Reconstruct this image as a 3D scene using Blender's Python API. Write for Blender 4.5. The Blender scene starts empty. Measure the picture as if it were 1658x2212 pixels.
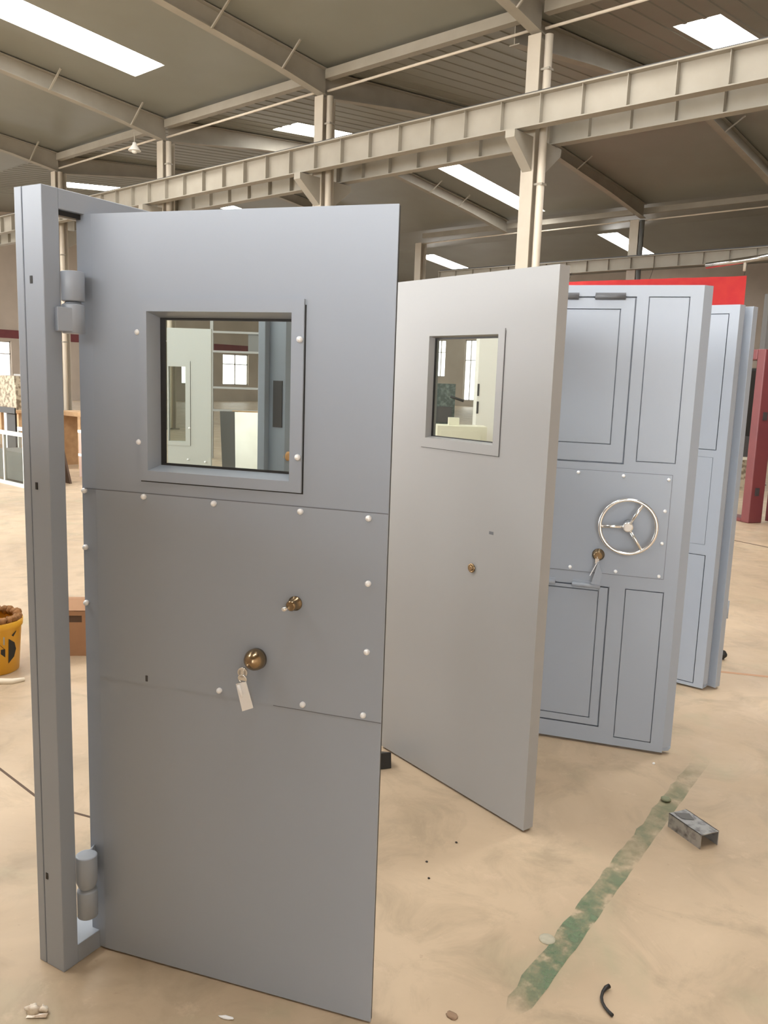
import bpy, math, random
from mathutils import Vector, Matrix
random.seed(7)
S = bpy.context.scene
COL = S.collection
PI = math.pi

# ---------------------------------------------------------------- mesh builder
class MB:
    def __init__(self):
        self.v = []; self.f = []; self.smooth = []
    def add(self, vs, fs, smooth=False):
        b = len(self.v)
        self.v += [tuple(p) for p in vs]
        for f in fs:
            self.f.append(tuple(i + b for i in f)); self.smooth.append(smooth)
        return self
    def box(self, x0, x1, y0, y1, z0, z1):
        return self.hexa([(x0, y0), (x1, y0), (x1, y1), (x0, y1)], z0, z1)
    def hexa(self, pts, z0, z1):
        n = len(pts)
        vs = [(p[0], p[1], z0) for p in pts] + [(p[0], p[1], z1) for p in pts]
        fs = [tuple(range(n - 1, -1, -1)), tuple(range(n, 2 * n))]
        fs += [(i, (i + 1) % n, (i + 1) % n + n, i + n) for i in range(n)]
        return self.add(vs, fs)
    def prism(self, pts, axis, a, b):
        """closed 2D outline pushed along x or y"""
        n = len(pts)
        if axis == 'x':
            vs = [(a, p[0], p[1]) for p in pts] + [(b, p[0], p[1]) for p in pts]
        else:
            vs = [(p[0], a, p[1]) for p in pts] + [(p[0], b, p[1]) for p in pts]
        fs = [tuple(range(n - 1, -1, -1)), tuple(range(n, 2 * n))]
        fs += [(i, (i + 1) % n, (i + 1) % n + n, i + n) for i in range(n)]
        return self.add(vs, fs)
    def bar(self, p, q, w, h):
        p, q = Vector(p), Vector(q); d = (q - p).normalized()
        u = d.cross(Vector((0, 0, 1)))
        if u.length < 1e-3: u = Vector((1, 0, 0))
        u.normalize(); t = u.cross(d)
        vs = [c + u * a * w / 2 + t * b * h / 2 for c in (p, q) for a, b in ((-1, -1), (1, -1), (1, 1), (-1, 1))]
        return self.add(vs, [(3, 2, 1, 0), (4, 5, 6, 7), (0, 1, 5, 4), (1, 2, 6, 5), (2, 3, 7, 6), (3, 0, 4, 7)])
    def tube(self, pts, r, n=12, caps=True):
        pts = [Vector(p) for p in pts]
        rs = r if isinstance(r, (list, tuple)) else [r] * len(pts)
        rings = []; u = None
        for i, p in enumerate(pts):
            d = (pts[min(i + 1, len(pts) - 1)] - pts[max(i - 1, 0)])
            if d.length < 1e-9: d = Vector((0, 0, 1))
            d.normalize()
            if u is None:
                u = d.orthogonal().normalized()
            else:
                u = (u - d * u.dot(d)); u.normalize()
            w = d.cross(u)
            rings.append([p + (u * math.cos(2 * PI * k / n) + w * math.sin(2 * PI * k / n)) * rs[i] for k in range(n)])
        b = len(self.v)
        for rg in rings: self.v += [tuple(x) for x in rg]
        for i in range(len(rings) - 1):
            for k in range(n):
                self.f.append((b + i * n + k, b + i * n + (k + 1) % n, b + (i + 1) * n + (k + 1) % n, b + (i + 1) * n + k)); self.smooth.append(True)
        if caps:
            self.f.append(tuple(b + k for k in range(n - 1, -1, -1))); self.smooth.append(False)
            self.f.append(tuple(b + (len(rings) - 1) * n + k for k in range(n))); self.smooth.append(False)
        return self
    def lathe(self, o, axis, prof, n=24):
        """prof = [(distance along axis, radius)]"""
        a = Vector(axis).normalized(); o = Vector(o)
        u = a.orthogonal().normalized(); w = a.cross(u)
        b = len(self.v)
        for t, r in prof:
            r = max(r, 1e-5)
            for k in range(n):
                self.v.append(tuple(o + a * t + (u * math.cos(2 * PI * k / n) + w * math.sin(2 * PI * k / n)) * r))
        for i in range(len(prof) - 1):
            for k in range(n):
                self.f.append((b + i * n + k, b + i * n + (k + 1) % n, b + (i + 1) * n + (k + 1) % n, b + (i + 1) * n + k)); self.smooth.append(True)
        self.f.append(tuple(b + k for k in range(n - 1, -1, -1))); self.smooth.append(False)
        self.f.append(tuple(b + (len(prof) - 1) * n + k for k in range(n))); self.smooth.append(False)
        return self
    def torus(self, o, axis, R, r, n=48, m=10):
        a = Vector(axis).normalized(); o = Vector(o); u = a.orthogonal().normalized(); w = a.cross(u)
        b = len(self.v)
        for i in range(n):
            c = u * math.cos(2 * PI * i / n) + w * math.sin(2 * PI * i / n)
            for k in range(m):
                t = 2 * PI * k / m
                self.v.append(tuple(o + c * (R + r * math.cos(t)) + a * r * math.sin(t)))
        for i in range(n):
            for k in range(m):
                i2 = (i + 1) % n; k2 = (k + 1) % m
                self.f.append((b + i * m + k, b + i2 * m + k, b + i2 * m + k2, b + i * m + k2)); self.smooth.append(True)
        return self
    def blob(self, o, r, seed=0, n=10, m=7, rough=.25):
        rnd = random.Random(seed); b = len(self.v); o = Vector(o)
        rx, ry, rz = r if isinstance(r, (tuple, list)) else (r, r, r)
        for j in range(m + 1):
            th = PI * j / m
            for i in range(n):
                k = 1 + rough * (rnd.random() - .5)
                if j in (0, m): k = 1
                self.v.append((o.x + rx * k * math.sin(th) * math.cos(2 * PI * i / n), o.y + ry * k * math.sin(th) * math.sin(2 * PI * i / n), o.z + rz * k * math.cos(th)))
        for j in range(m):
            for i in range(n):
                self.f.append((b + j * n + i, b + (j + 1) * n + i, b + (j + 1) * n + (i + 1) % n, b + j * n + (i + 1) % n)); self.smooth.append(True)
        return self
    def relief(self, x0, x1, z0, z1, T, rects):
        """slab facing -Y at y=0 with thickness T; rects (x0,x1,z0,z1,level) recess (+) or raise (-) patches, None = hole"""
        xs = sorted({round(x, 5) for x in [x0, x1] + [min(max(c, x0), x1) for r in rects for c in r[:2]]})
        zs = sorted({round(z, 5) for z in [z0, z1] + [min(max(c, z0), z1) for r in rects for c in r[2:4]]})
        nx, nz = len(xs) - 1, len(zs) - 1
        L = [[0.0] * nz for _ in range(nx)]
        for (a, b, c, d, l) in rects:
            for i in range(nx):
                xm = (xs[i] + xs[i + 1]) / 2
                if not a < xm < b: continue
                for j in range(nz):
                    zm = (zs[j] + zs[j + 1]) / 2
                    if c < zm < d: L[i][j] = l
        idx = {}
        def V(p):
            k = tuple(round(c, 5) for c in p)
            if k not in idx:
                idx[k] = len(self.v); self.v.append(k)
            return idx[k]
        def F(*ps):
            self.f.append(tuple(V(p) for p in ps)); self.smooth.append(False)
        def lev(i, j):
            return L[i][j] if 0 <= i < nx and 0 <= j < nz else None
        for i in range(nx):
            for j in range(nz):
                l = L[i][j]
                if l is None: continue
                a, b, c, d = xs[i], xs[i + 1], zs[j], zs[j + 1]
                F((a, l, c), (b, l, c), (b, l, d), (a, l, d))
                F((a, T, c), (a, T, d), (b, T, d), (b, T, c))
                for (k, m, p, q) in ((i - 1, j, (a, c), (a, d)), (i + 1, j, (b, d), (b, c)), (i, j - 1, (b, c), (a, c)), (i, j + 1, (a, d), (b, d))):
                    o = lev(k, m); o = T if o is None else o
                    if o > l + 1e-6:
                        F((p[0], l, p[1]), (q[0], l, q[1]), (q[0], o, q[1]), (p[0], o, p[1]))
        return self
    def build(self, name, mat, parent=None, loc=None, rotz=None, bevel=None):
        me = bpy.data.meshes.new(name)
        me.from_pydata(self.v, [], self.f)
        me.validate()
        if len(me.polygons) == len(self.smooth):
            me.polygons.foreach_set('use_smooth', self.smooth)
        import bmesh
        bm = bmesh.new(); bm.from_mesh(me); bmesh.ops.recalc_face_normals(bm, faces=bm.faces); bm.to_mesh(me); bm.free()
        me.update()
        o = bpy.data.objects.new(name, me); COL.objects.link(o)
        if mat: me.materials.append(mat)
        if parent: o.parent = parent
        if loc is not None: o.location = loc
        if rotz is not None: o.rotation_euler = (0, 0, rotz)
        if bevel:
            b = o.modifiers.new('bevel', 'BEVEL'); b.width = bevel; b.segments = 2; b.limit_method = 'ANGLE'; b.angle_limit = math.radians(50)
        return o

def tag(o, label, cat, group=None, kind=None):
    if label: o['label'] = label
    if cat: o['category'] = cat
    if group: o['group'] = group
    o['kind'] = kind or 'thing'
    return o
def thing(name, loc, label, cat, rz=0, group=None):
    o = bpy.data.objects.new(name, None); COL.objects.link(o)
    o.location = loc; o.rotation_euler = (0, 0, rz); o.empty_display_size = .1
    return tag(o, label, cat, group)
def struct(o):
    o['kind'] = 'structure'; return o
def copy_tree(o, parent=None):
    c = o.copy(); COL.objects.link(c)
    if parent: c.parent = parent
    for ch in [x for x in COL.objects if x.parent == o]: copy_tree(ch, c)
    return c

# ---------------------------------------------------------------- materials
def mat(name, col, rough=.5, metal=0, spec=.5, noise=None, bump=None, coat=0):
    m = bpy.data.materials.new(name); m.use_nodes = True
    nt = m.node_tree; b = nt.nodes['Principled BSDF']
    b.inputs['Base Color'].default_value = (*col, 1)
    b.inputs['Roughness'].default_value = rough
    b.inputs['Metallic'].default_value = metal
    b.inputs['Specular IOR Level'].default_value = spec
    b.inputs['Coat Weight'].default_value = coat
    if noise or bump:
        tc = nt.nodes.new('ShaderNodeTexCoord')
    if noise:
        sc, col2, lo, hi = noise
        n = nt.nodes.new('ShaderNodeTexNoise'); n.inputs['Scale'].default_value = sc; n.inputs['Detail'].default_value = 5
        r = nt.nodes.new('ShaderNodeMapRange'); r.inputs[1].default_value = lo; r.inputs[2].default_value = hi
        mx = nt.nodes.new('ShaderNodeMix'); mx.data_type = 'RGBA'
        mx.inputs[6].default_value = (*col, 1); mx.inputs[7].default_value = (*col2, 1)
        nt.links.new(tc.outputs['Object'], n.inputs['Vector'])
        nt.links.new(n.outputs['Fac'], r.inputs[0]); nt.links.new(r.outputs[0], mx.inputs[0])
        nt.links.new(mx.outputs[2], b.inputs['Base Color'])
    if bump:
        sc, st = bump
        n = nt.nodes.new('ShaderNodeTexNoise'); n.inputs['Scale'].default_value = sc; n.inputs['Detail'].default_value = 4
        bp = nt.nodes.new('ShaderNodeBump'); bp.inputs['Strength'].default_value = st; bp.inputs['Distance'].default_value = .01
        nt.links.new(tc.outputs['Object'], n.inputs['Vector'])
        nt.links.new(n.outputs['Fac'], bp.inputs['Height']); nt.links.new(bp.outputs[0], b.inputs['Normal'])
    return m
def emit(name, col, strength):
    m = bpy.data.materials.new(name); m.use_nodes = True
    nt = m.node_tree; b = nt.nodes['Principled BSDF']
    b.inputs['Base Color'].default_value = (.8, .8, .8, 1)
    b.inputs['Emission Color'].default_value = (*col, 1); b.inputs['Emission Strength'].default_value = strength
    return m

PAINT = mat('grey_satin_paint', (.322, .366, .434), .34, 0, .5, noise=(1.2, (.31, .352, .417), .35, .65))
PAINT_W = mat('warm_grey_satin_paint', (.325, .33, .335), .36, 0, .5, noise=(1.2, (.312, .317, .32), .35, .65))
STEEL_B = mat('beige_painted_steel', (.36, .335, .285), .55, 0, .3, noise=(2.0, (.32, .295, .245), .35, .7))
STEEL_LIT = mat('beige_steel_lit', (.52, .475, .40), .55, 0, .3, noise=(2.0, (.47, .425, .35), .35, .7))  # same beige steel paint, lightened to stand in for light on the columns
ROOF = mat('roof_lining', (.255, .26, .228), .42, 0, .4, noise=(.5, (.225, .225, .192), .35, .7))
CHROME = mat('bright_metal', (.86, .86, .86), .22, 1)
BRIGHT = mat('zinc_cap', (.88, .90, .93), .3, .25)
BRASS = mat('aged_brass', (.40, .29, .17), .22, 1, noise=(60, (.30, .22, .14), .3, .7))
SEAM = mat('seam_shadow_grey', (.13, .14, .16), .5)
BLACK = mat('black_rubber', (.012, .012, .012), .5)
DARK = mat('dark_steel', (.05, .05, .052), .5)
WHITEP = mat('white_tag_plastic', (.88, .90, .93), .4)
RED = mat('maroon_paint', (.19, .05, .052), .4, noise=(3, (.15, .04, .048), .3, .7))
REDCLOTH = mat('red_banner_cloth', (.88, .085, .08), .75, 0, .2, noise=(2.5, (.80, .06, .075), .3, .7))
CARD = mat('brown_cardboard', (.42, .25, .15), .8, 0, .2, noise=(8, (.36, .21, .13), .3, .7))
WOOD = mat('raw_wood', (.55, .36, .20), .65, noise=(12, (.44, .28, .15), .3, .7))
DKBOARD = mat('dark_brown_board', (.10, .06, .04), .6)
YEL = mat('yellow_plastic', (.78, .42, .03), .35, 0, .5)
FOAM = mat('dried_brown_foam', (.36, .17, .06), .8, noise=(40, (.22, .10, .03), .3, .6))
SHEET = mat('galvanised_sheet', (.66, .65, .58), .32, .75, noise=(2.5, (.52, .50, .42), .3, .7))
DKSHEET = mat('dark_grey_sheet', (.13, .13, .125), .45, .2)
CREAM = mat('cream_enamel', (.75, .72, .58), .5)
GREENM = mat('dark_green_machine', (.045, .065, .06), .5, noise=(25, (.16, .2, .18), .45, .7))
GREYM = mat('mid_grey_enamel', (.30, .30, .29), .5)
STONE = mat('speckled_board', (.42, .37, .28), .8, noise=(14, (.16, .13, .09), .45, .62))
PINK = mat('pinkish_film', (.55, .38, .32), .5)
SCRAP = mat('zinc_scrap', (.42, .42, .42), .42, .7, noise=(35, (.16, .16, .16), .45, .7))
WALLM = mat('wall_plaster', (.50, .43, .36), .8, noise=(.8, (.42, .36, .30), .3, .7))
SKY = emit('skylight_and_fill_sheet', (1, .975, .93), 15.0)
WINLIT = emit('daylit_window', (1, .98, .95), 3.2)

def glass(name, col):
    m = bpy.data.materials.new(name); m.use_nodes = True
    nt = m.node_tree; nt.nodes.clear()
    out = nt.nodes.new('ShaderNodeOutputMaterial')
    tr = nt.nodes.new('ShaderNodeBsdfTransparent'); tr.inputs[0].default_value = (*col, 1)
    gl = nt.nodes.new('ShaderNodeBsdfGlossy'); gl.inputs['Roughness'].default_value = .02
    fr = nt.nodes.new('ShaderNodeFresnel'); fr.inputs[0].default_value = 1.45
    mx = nt.nodes.new('ShaderNodeMixShader')
    ge = nt.nodes.new('ShaderNodeNewGeometry'); sb = nt.nodes.new('ShaderNodeMath'); sb.operation = 'SUBTRACT'; sb.use_clamp = True
    nt.links.new(fr.outputs[0], sb.inputs[0]); nt.links.new(ge.outputs['Backfacing'], sb.inputs[1])
    nt.links.new(sb.outputs[0], mx.inputs[0]); nt.links.new(tr.outputs[0], mx.inputs[1]); nt.links.new(gl.outputs[0], mx.inputs[2])
    nt.links.new(mx.outputs[0], out.inputs[0])
    return m
GLASS = glass('door_glass', (.83, .865, .85))
GLASS2 = glass('clear_sheet', (.72, .74, .72))

def floor_material():
    m = bpy.data.materials.new('polished_concrete'); m.use_nodes = True
    nt = m.node_tree; N = nt.nodes; Lk = nt.links; b = N['Principled BSDF']
    tc = N.new('ShaderNodeTexCoord')
    def noise(sc, det=6, rough=.6, dist=0.0):
        n = N.new('ShaderNodeTexNoise'); n.inputs['Scale'].default_value = sc; n.inputs['Detail'].default_value = det
        n.inputs['Roughness'].default_value = rough; n.inputs['Distortion'].default_value = dist
        Lk.new(tc.outputs['Object'], n.inputs['Vector']); return n.outputs['Fac']
    def rng(x, a, c, lo=0., hi=1.):
        r = N.new('ShaderNodeMapRange'); r.inputs[1].default_value = a; r.inputs[2].default_value = c
        r.inputs[3].default_value = lo; r.inputs[4].default_value = hi; Lk.new(x, r.inputs[0]); return r.outputs[0]
    def mix(f, A, B):
        x = N.new('ShaderNodeMix'); x.data_type = 'RGBA'
        if isinstance(A, tuple): x.inputs[6].default_value = (*A, 1)
        else: Lk.new(A, x.inputs[6])
        if isinstance(B, tuple): x.inputs[7].default_value = (*B, 1)
        else: Lk.new(B, x.inputs[7])
        Lk.new(f, x.inputs[0]); return x.outputs[2]
    c = mix(rng(noise(.9, 6, .6, .6), .35, .65), (.56, .44, .312), (.42, .325, .225))
    c = mix(rng(noise(3.5, 6, .65, .8), .47, .68, 0, .8), c, (.35, .275, .19))
    c = mix(rng(noise(9, 5, .7), .60, .80, 0, .5), c, (.68, .53, .40))
    c = mix(rng(noise(1.7, 4, .6, .4), .55, .72, 0, .5), c, (.34, .34, .225))
    c = mix(rng(noise(34, 3, .6), .68, .80, 0, .45), c, (.30, .20, .13))
    Lk.new(c, b.inputs['Base Color'])
    Lk.new(rng(noise(5, 4), .3, .7, .34, .55), b.inputs['Roughness'])
    b.inputs['Specular IOR Level'].default_value = .45
    return m
FLOORM = floor_material()

def paint_line_material():
    m = bpy.data.materials.new('worn_green_paint'); m.use_nodes = True
    nt = m.node_tree; N = nt.nodes; Lk = nt.links; b = N['Principled BSDF']; out = N['Material Output']
    b.inputs['Base Color'].default_value = (.185, .262, .16, 1); b.inputs['Roughness'].default_value = .6
    tc = N.new('ShaderNodeTexCoord')
    n = N.new('ShaderNodeTexNoise'); n.inputs['Scale'].default_value = 9; n.inputs['Detail'].default_value = 7; n.inputs['Roughness'].default_value = .65
    n2 = N.new('ShaderNodeTexNoise'); n2.inputs['Scale'].default_value = 3.2; n2.inputs['Detail'].default_value = 2
    sx = N.new('ShaderNodeSeparateXYZ')
    Lk.new(tc.outputs['Object'], n.inputs['Vector']); Lk.new(tc.outputs['Object'], n2.inputs['Vector']); Lk.new(tc.outputs['Object'], sx.inputs[0])
    fade = N.new('ShaderNodeMapRange'); fade.inputs[1].default_value = .35; fade.inputs[2].default_value = .95; fade.inputs[3].default_value = .85; fade.inputs[4].default_value = .28
    Lk.new(sx.outputs['Y'], fade.inputs[0])
    r = N.new('ShaderNodeMapRange'); r.inputs[1].default_value = .38; r.inputs[2].default_value = .60; Lk.new(n.outputs['Fac'], r.inputs[0])
    r2 = N.new('ShaderNodeMapRange'); r2.inputs[1].default_value = .32; r2.inputs[2].default_value = .5; r2.inputs[3].default_value = .55; Lk.new(n2.outputs['Fac'], r2.inputs[0])
    a = N.new('ShaderNodeMath'); a.operation = 'MULTIPLY'; Lk.new(r.outputs[0], a.inputs[0]); Lk.new(fade.outputs[0], a.inputs[1])
    a2 = N.new('ShaderNodeMath'); a2.operation = 'MULTIPLY'; Lk.new(a.outputs[0], a2.inputs[0]); Lk.new(r2.outputs[0], a2.inputs[1])
    t = N.new('ShaderNodeBsdfTransparent'); mx = N.new('ShaderNodeMixShader')
    e1 = N.new('ShaderNodeMapRange'); e1.inputs[1].default_value = .0; e1.inputs[2].default_value = .13; Lk.new(sx.outputs['Y'], e1.inputs[0])
    e2 = N.new('ShaderNodeMapRange'); e2.inputs[1].default_value = 1.45; e2.inputs[2].default_value = 1.93; e2.inputs[3].default_value = 1; e2.inputs[4].default_value = 0; Lk.new(sx.outputs['Y'], e2.inputs[0])
    a3 = N.new('ShaderNodeMath'); a3.operation = 'MULTIPLY'; Lk.new(e1.outputs[0], a3.inputs[0]); Lk.new(e2.outputs[0], a3.inputs[1])
    a4 = N.new('ShaderNodeMath'); a4.operation = 'MULTIPLY'; Lk.new(a2.outputs[0], a4.inputs[0]); Lk.new(a3.outputs[0], a4.inputs[1])
    Lk.new(a4.outputs[0], mx.inputs[0]); Lk.new(t.outputs[0], mx.inputs[1]); Lk.new(b.outputs[0], mx.inputs[2]); Lk.new(mx.outputs[0], out.inputs[0])
    return m
GREENP = paint_line_material()

# ---------------------------------------------------------------- camera (building axes: X along the crane girders, Y away across the hall)
R = Vector((0.74618, 0.66486, 0.03411)); U = Vector((-0.12945, 0.09471, 0.98705)); F = Vector((-0.65308, 0.74080, -0.15714))
F = F.normalized(); R = (R - F * R.dot(F)).normalized(); U = R.cross(F)
cam = bpy.data.cameras.new('camera'); co = bpy.data.objects.new('camera', cam); COL.objects.link(co)
co.matrix_world = Matrix(((R.x, U.x, -F.x, 0), (R.y, U.y, -F.y, 0), (R.z, U.z, -F.z, 1.635), (0, 0, 0, 1)))
cam.sensor_fit = 'HORIZONTAL'; cam.sensor_width = 36; cam.lens = 1791.2 / 1658 * 36; cam.clip_start = .05; cam.clip_end = 300
S.camera = co

# ---------------------------------------------------------------- setting: floor, roof, walls
UL, UR = -42.0, 7.0
BACK_OPEN = 5.0  # height of the unseen back opening, set to shape the door light
VN, V1, RG, V2, RG2, V3 = -6.0, 14.0, 22.5, 31.0, 39.5, 48.0
ZV = 8.55
def roof_z(v):
    if v < 5.5: return ZV + .085 * 8.5 - .085 * (5.5 - v)
    if v < V1: return ZV + .085 * (V1 - v)
    if v < RG: return ZV + .1 * (v - V1)
    if v < V2: return ZV + .85 - .1 * (v - RG)
    if v < RG2: return ZV + .1 * (v - V2)
    return ZV + .85 - .1 * (v - RG2)
struct(MB().box(UL - 3, UR + 3, VN - 12, V3 + .5, -.2, 0).build('floor', FLOORM))
# joints saw-cut into the slab
def joint(p, q, w=.007):
    p, q = Vector((*p, 0)), Vector((*q, 0)); d = (q - p).normalized(); n = Vector((-d.y, d.x, 0)) * w / 2
    m = MB(); m.add([p - n + Vector((0, 0, .0012)), q - n + Vector((0, 0, .0012)), q + n + Vector((0, 0, .0012)), p + n + Vector((0, 0, .0012)),
                     p - n + Vector((0, 0, .0002)), q - n + Vector((0, 0, .0002)), q + n + Vector((0, 0, .0002)), p + n + Vector((0, 0, .0002))],
                    [(0, 1, 2, 3), (7, 6, 5, 4), (0, 4, 5, 1), (1, 5, 6, 2), (2, 6, 7, 3), (3, 7, 4, 0)])
    return m
JOINT = mat('joint_filler', (.10, .065, .045), .8)
jm = [((-5.0, 1.39), (-2.80, 1.375)), ((-2.79, 1.40), (-2.2, 1.62)), ((-9.0, 11.2), (-2.0, 9.10))]
jm.append(((-1.66, 4.83), (-.6, 5.40)))
JOINT2 = mat('joint_tan', (.50, .30, .19), .8)
for i, (p, q) in enumerate(jm):
    struct(joint(p, q, .010 if i < 2 else .03).build('trim_%d' % (i + 2), JOINT if i < 3 else JOINT2))

SKYL_AND_FILL = [(-.6, .6, 6.3, 11.95), (-6.6, -5.3, -4.5, 1.5), (-.3, .5, -1.0, 4.0), (-13.4, -11.4, -2.0, 4.8),  # this row: unseen strips added to brighten the floor and door fronts
        (-19.1, -17.85, 6.3, 11.95), (-7.4, -6.3, 6.3, 11.95), (-32.4, -31.2, 6.3, 11.95),
        (-7.85, -6.9, 17.2, 20.1), (-20.05, -18.9, 17.1, 20.3), (-33.3, -32.1, 16.9, 20.4),
        (-19.6, -18.65, 24.4, 30.4), (-32.4, -31.4, 24.6, 30.4), (-7.4, -6.4, 24.6, 30.4),
        (-21.4, -20.3, 40.0, 45.2), (-34.0, -32.7, 40.8, 45.6)]
cm = MB()
slopes = [(VN, 5.5), (5.5, V1), (V1, RG), (RG, V2), (V2, RG2), (RG2, V3)]
for a, b in slopes:
    hs = [s for s in SKYL_AND_FILL if a <= s[2] < b]
    us = sorted({UL, UR} | {x for s in hs for x in s[:2]}); vs = sorted({a, b} | {x for s in hs for x in s[2:]})
    for i in range(len(us) - 1):
        for j in range(len(vs) - 1):
            um, vm = (us[i] + us[i + 1]) / 2, (vs[j] + vs[j + 1]) / 2
            if any(s[0] < um < s[1] and s[2] < vm < s[3] for s in hs): continue
            q = [(us[i], vs[j]), (us[i + 1], vs[j]), (us[i + 1], vs[j + 1]), (us[i], vs[j + 1])]
            eps = 1e-6
            zz = [roof_z(min(max(y, a + eps), b - eps)) for _, y in q]
            cm.add([(x, y, z) for (x, y), z in zip(q, zz)] + [(x, y, z + .12) for (x, y), z in zip(q, zz)],
                   [(0, 1, 2, 3), (7, 6, 5, 4), (0, 4, 5, 1), (1, 5, 6, 2), (2, 6, 7, 3), (3, 7, 4, 0)])
struct(cm.build('ceiling', ROOF))
wn = 0
for (a, b, c, d) in SKYL_AND_FILL:
    wn += 1
    m = MB()
    q = [(a, c), (b, c), (b, d), (a, d)]
    m.add([(x, y, roof_z(y) + .05) for x, y in q] + [(x, y, roof_z(y) + .09) for x, y in q],
          [(0, 1, 2, 3), (7, 6, 5, 4), (0, 4, 5, 1), (1, 5, 6, 2), (2, 6, 7, 3), (3, 7, 4, 0)])
    struct(m.build('window_%d' % wn, SKY))  # numbered names cover real skylights and the added light strips
# profiled-sheet ribs of the span beyond the first column row
rm = MB(); u = -36.0
while u < -3:
    segs = [(V1 + .1, RG)]
    for s in SKYL_AND_FILL:
        if s[0] - .05 < u < s[1] + .05 and V1 < s[2] < RG: segs = [(V1 + .1, s[2]), (s[3], RG)]
    for a, b in segs:
        rm.add([(u + dx, y, roof_z(y - 1e-4) + dz) for y in (a, b) for dx, dz in ((-.05, 0), (-.03, -.016), (.03, -.016), (.05, 0))],
               [(0, 1, 5, 4), (1, 2, 6, 5), (2, 3, 7, 6), (0, 3, 2, 1), (4, 5, 6, 7), (0, 4, 7, 3)])
    u += .40
struct(rm.build('trim_1', ROOF))

# walls that close the hall on the far side and the left side
def wall_with_windows(name, along, pos, a0, a1, h, wins, thick=.25):
    """along 'x': wall in the plane y=pos ; along 'y': wall in the plane x=pos"""
    m = MB(); m.relief(a0, a1, 0, h, thick, [(*w, None) for w in wins])
    if along == 'x':
        m.v = [(x, y + pos, z) for x, y, z in m.v]
    else:
        m.v = [(pos - y, x, z) for x, y, z in m.v]
    return struct(m.build(name, WALLM))
FW = [(-37.9, -37.0, 2.0, 4.6), (-35.3, -34.3, .4, 4.6), (-32.2, -31.2, .9, 3.4), (-29.2, -28.2, .9, 3.4)]
wall_with_windows('wall_far', 'x', V3 + .02, UL, UR, 9.6, FW)
LW = [(2.0 + 3.0 * i, 4.0 + 3.0 * i, 1.0, 2.9) for i in range(15)]
wall_with_windows('wall_left', 'y', UL + .2, VN, V3, 9.6, LW)
FRAMEB = mat('window_bars', (.45, .42, .38), .5)
def wall_window(along, pos, w):
    global wn; wn += 1
    a, b, c, d = w
    f = MB(); g = MB()
    def bx(m, x0, x1, y0, y1, z0, z1):
        if along == 'x': m.box(x0, x1, pos + y0, pos + y1, z0, z1)
        else: m.box(pos - y1, pos - y0, x0, x1, z0, z1)
    bx(g, a, b, .14, .16, c, d)
    mid = (a + b) / 2
    for x0, x1, z0, z1 in ((a, a + .06, c, d), (b - .06, b, c, d), (a, b, c, c + .06), (a, b, d - .06, d), (mid - .03, mid + .03, c, d), (a, b, c + (d - c) * .66, c + (d - c) * .66 + .05)):
        bx(f, x0, x1, .08, .14, z0, z1)
    p = struct(g.build('window_%d' % wn, WINLIT)); f.build('window_frame', FRAMEB, p)
for w in FW: wall_window('x', V3 + .02, w)
for w in LW: wall_window('y', UL + .2, w)
struct(MB().box(UR, UR + .25, VN, V3, 0, 9.6).build('wall_shade_right', WALLM))  # unseen side wall, added to cut side light on the doors
struct(MB().box(UL, UR, VN - .25, VN, BACK_OPEN, 9.6).build('wall_shade_back', WALLM))  # unseen wall over the back opening, added to limit light on the doors
# red band and pale tiles painted along the left wall
struct(MB().box(UL + .2, UL + .23, VN, V3, 3.05, 3.45).build('trim_6', RED))

# ---------------------------------------------------------------- steel structure
def ibeam_y(m, u, vs, zb, zt, w=.22, t=.02):
    """I-section running along y, lists of bottom and top heights"""
    def quad_strip(x0, x1, zlo, zhi):
        n = len(vs)
        V = [(x, vs[i], z) for i in range(n) for x, z in ((x0, zlo[i]), (x1, zlo[i]), (x1, zhi[i]), (x0, zhi[i]))]
        F_ = [(3, 2, 1, 0), tuple(4 * (n - 1) + k for k in range(4))]
        for i in range(n - 1):
            for k in range(4):
                F_.append((4 * i + k, 4 * i + (k + 1) % 4, 4 * (i + 1) + (k + 1) % 4, 4 * (i + 1) + k))
        m.add(V, F_)
    quad_strip(u - .008, u + .008, [z + t for z in zb], [z - t for z in zt])
    quad_strip(u - w / 2, u + w / 2, zb, [z + t for z in zb])
    quad_strip(u - w / 2, u + w / 2, [z - t for z in zt], zt)

COLU = [-26.95, -20.88, -14.56, -8.92]
def rafter(u, vs, dep, label, group, braces):
    zt = [roof_z(v) - .03 for v in vs]; zb = [z - d for z, d in zip(zt, dep)]
    root = thing('roof_rafter', (u, vs[0], zb[0]), label, 'roof beam', 0, group)
    m = MB(); ibeam_y(m, 0, [v - vs[0] for v in vs], [z - zb[0] for z in zb], [z - zb[0] for z in zt])
    m.build('beam_web', STEEL_B, root)
    for bv, side in braces:
        k = MB()
        zz = roof_z(bv) - .03
        i = max(j for j in range(len(vs) - 1) if vs[j] <= bv); t = (bv - vs[i]) / (vs[i + 1] - vs[i]); zbb = zb[i] + (zb[i + 1] - zb[i]) * t
        k.bar((side * .12, bv - vs[0], zbb - zb[0] - .02), (side * .62, bv - vs[0] + .05, zz - zb[0] - .02), .035, .035)
        k.build('fly_brace', STEEL_B, root)
    return root
NV = [5.5, 9.5, 12.5, 13.99]; ND = [.36, .38, .47, .58]
GN = 'roof beams of the near span'
rafter(COLU[0], NV, ND, 'beige roof beam at the far left edge, sloping to the leftmost column', GN, [(11.5, 1), (13, 1)])
rafter(COLU[1], NV, ND, 'beige roof beam with a lamp at its end, below the long skylight at top left', GN, [(10.6, 1), (12.85, 1)])
rafter(COLU[2], NV, ND, 'beige roof beam at top centre-left, meeting the column above the first grey door', GN, [(10.75, 1), (12.6, 1)])
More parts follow.
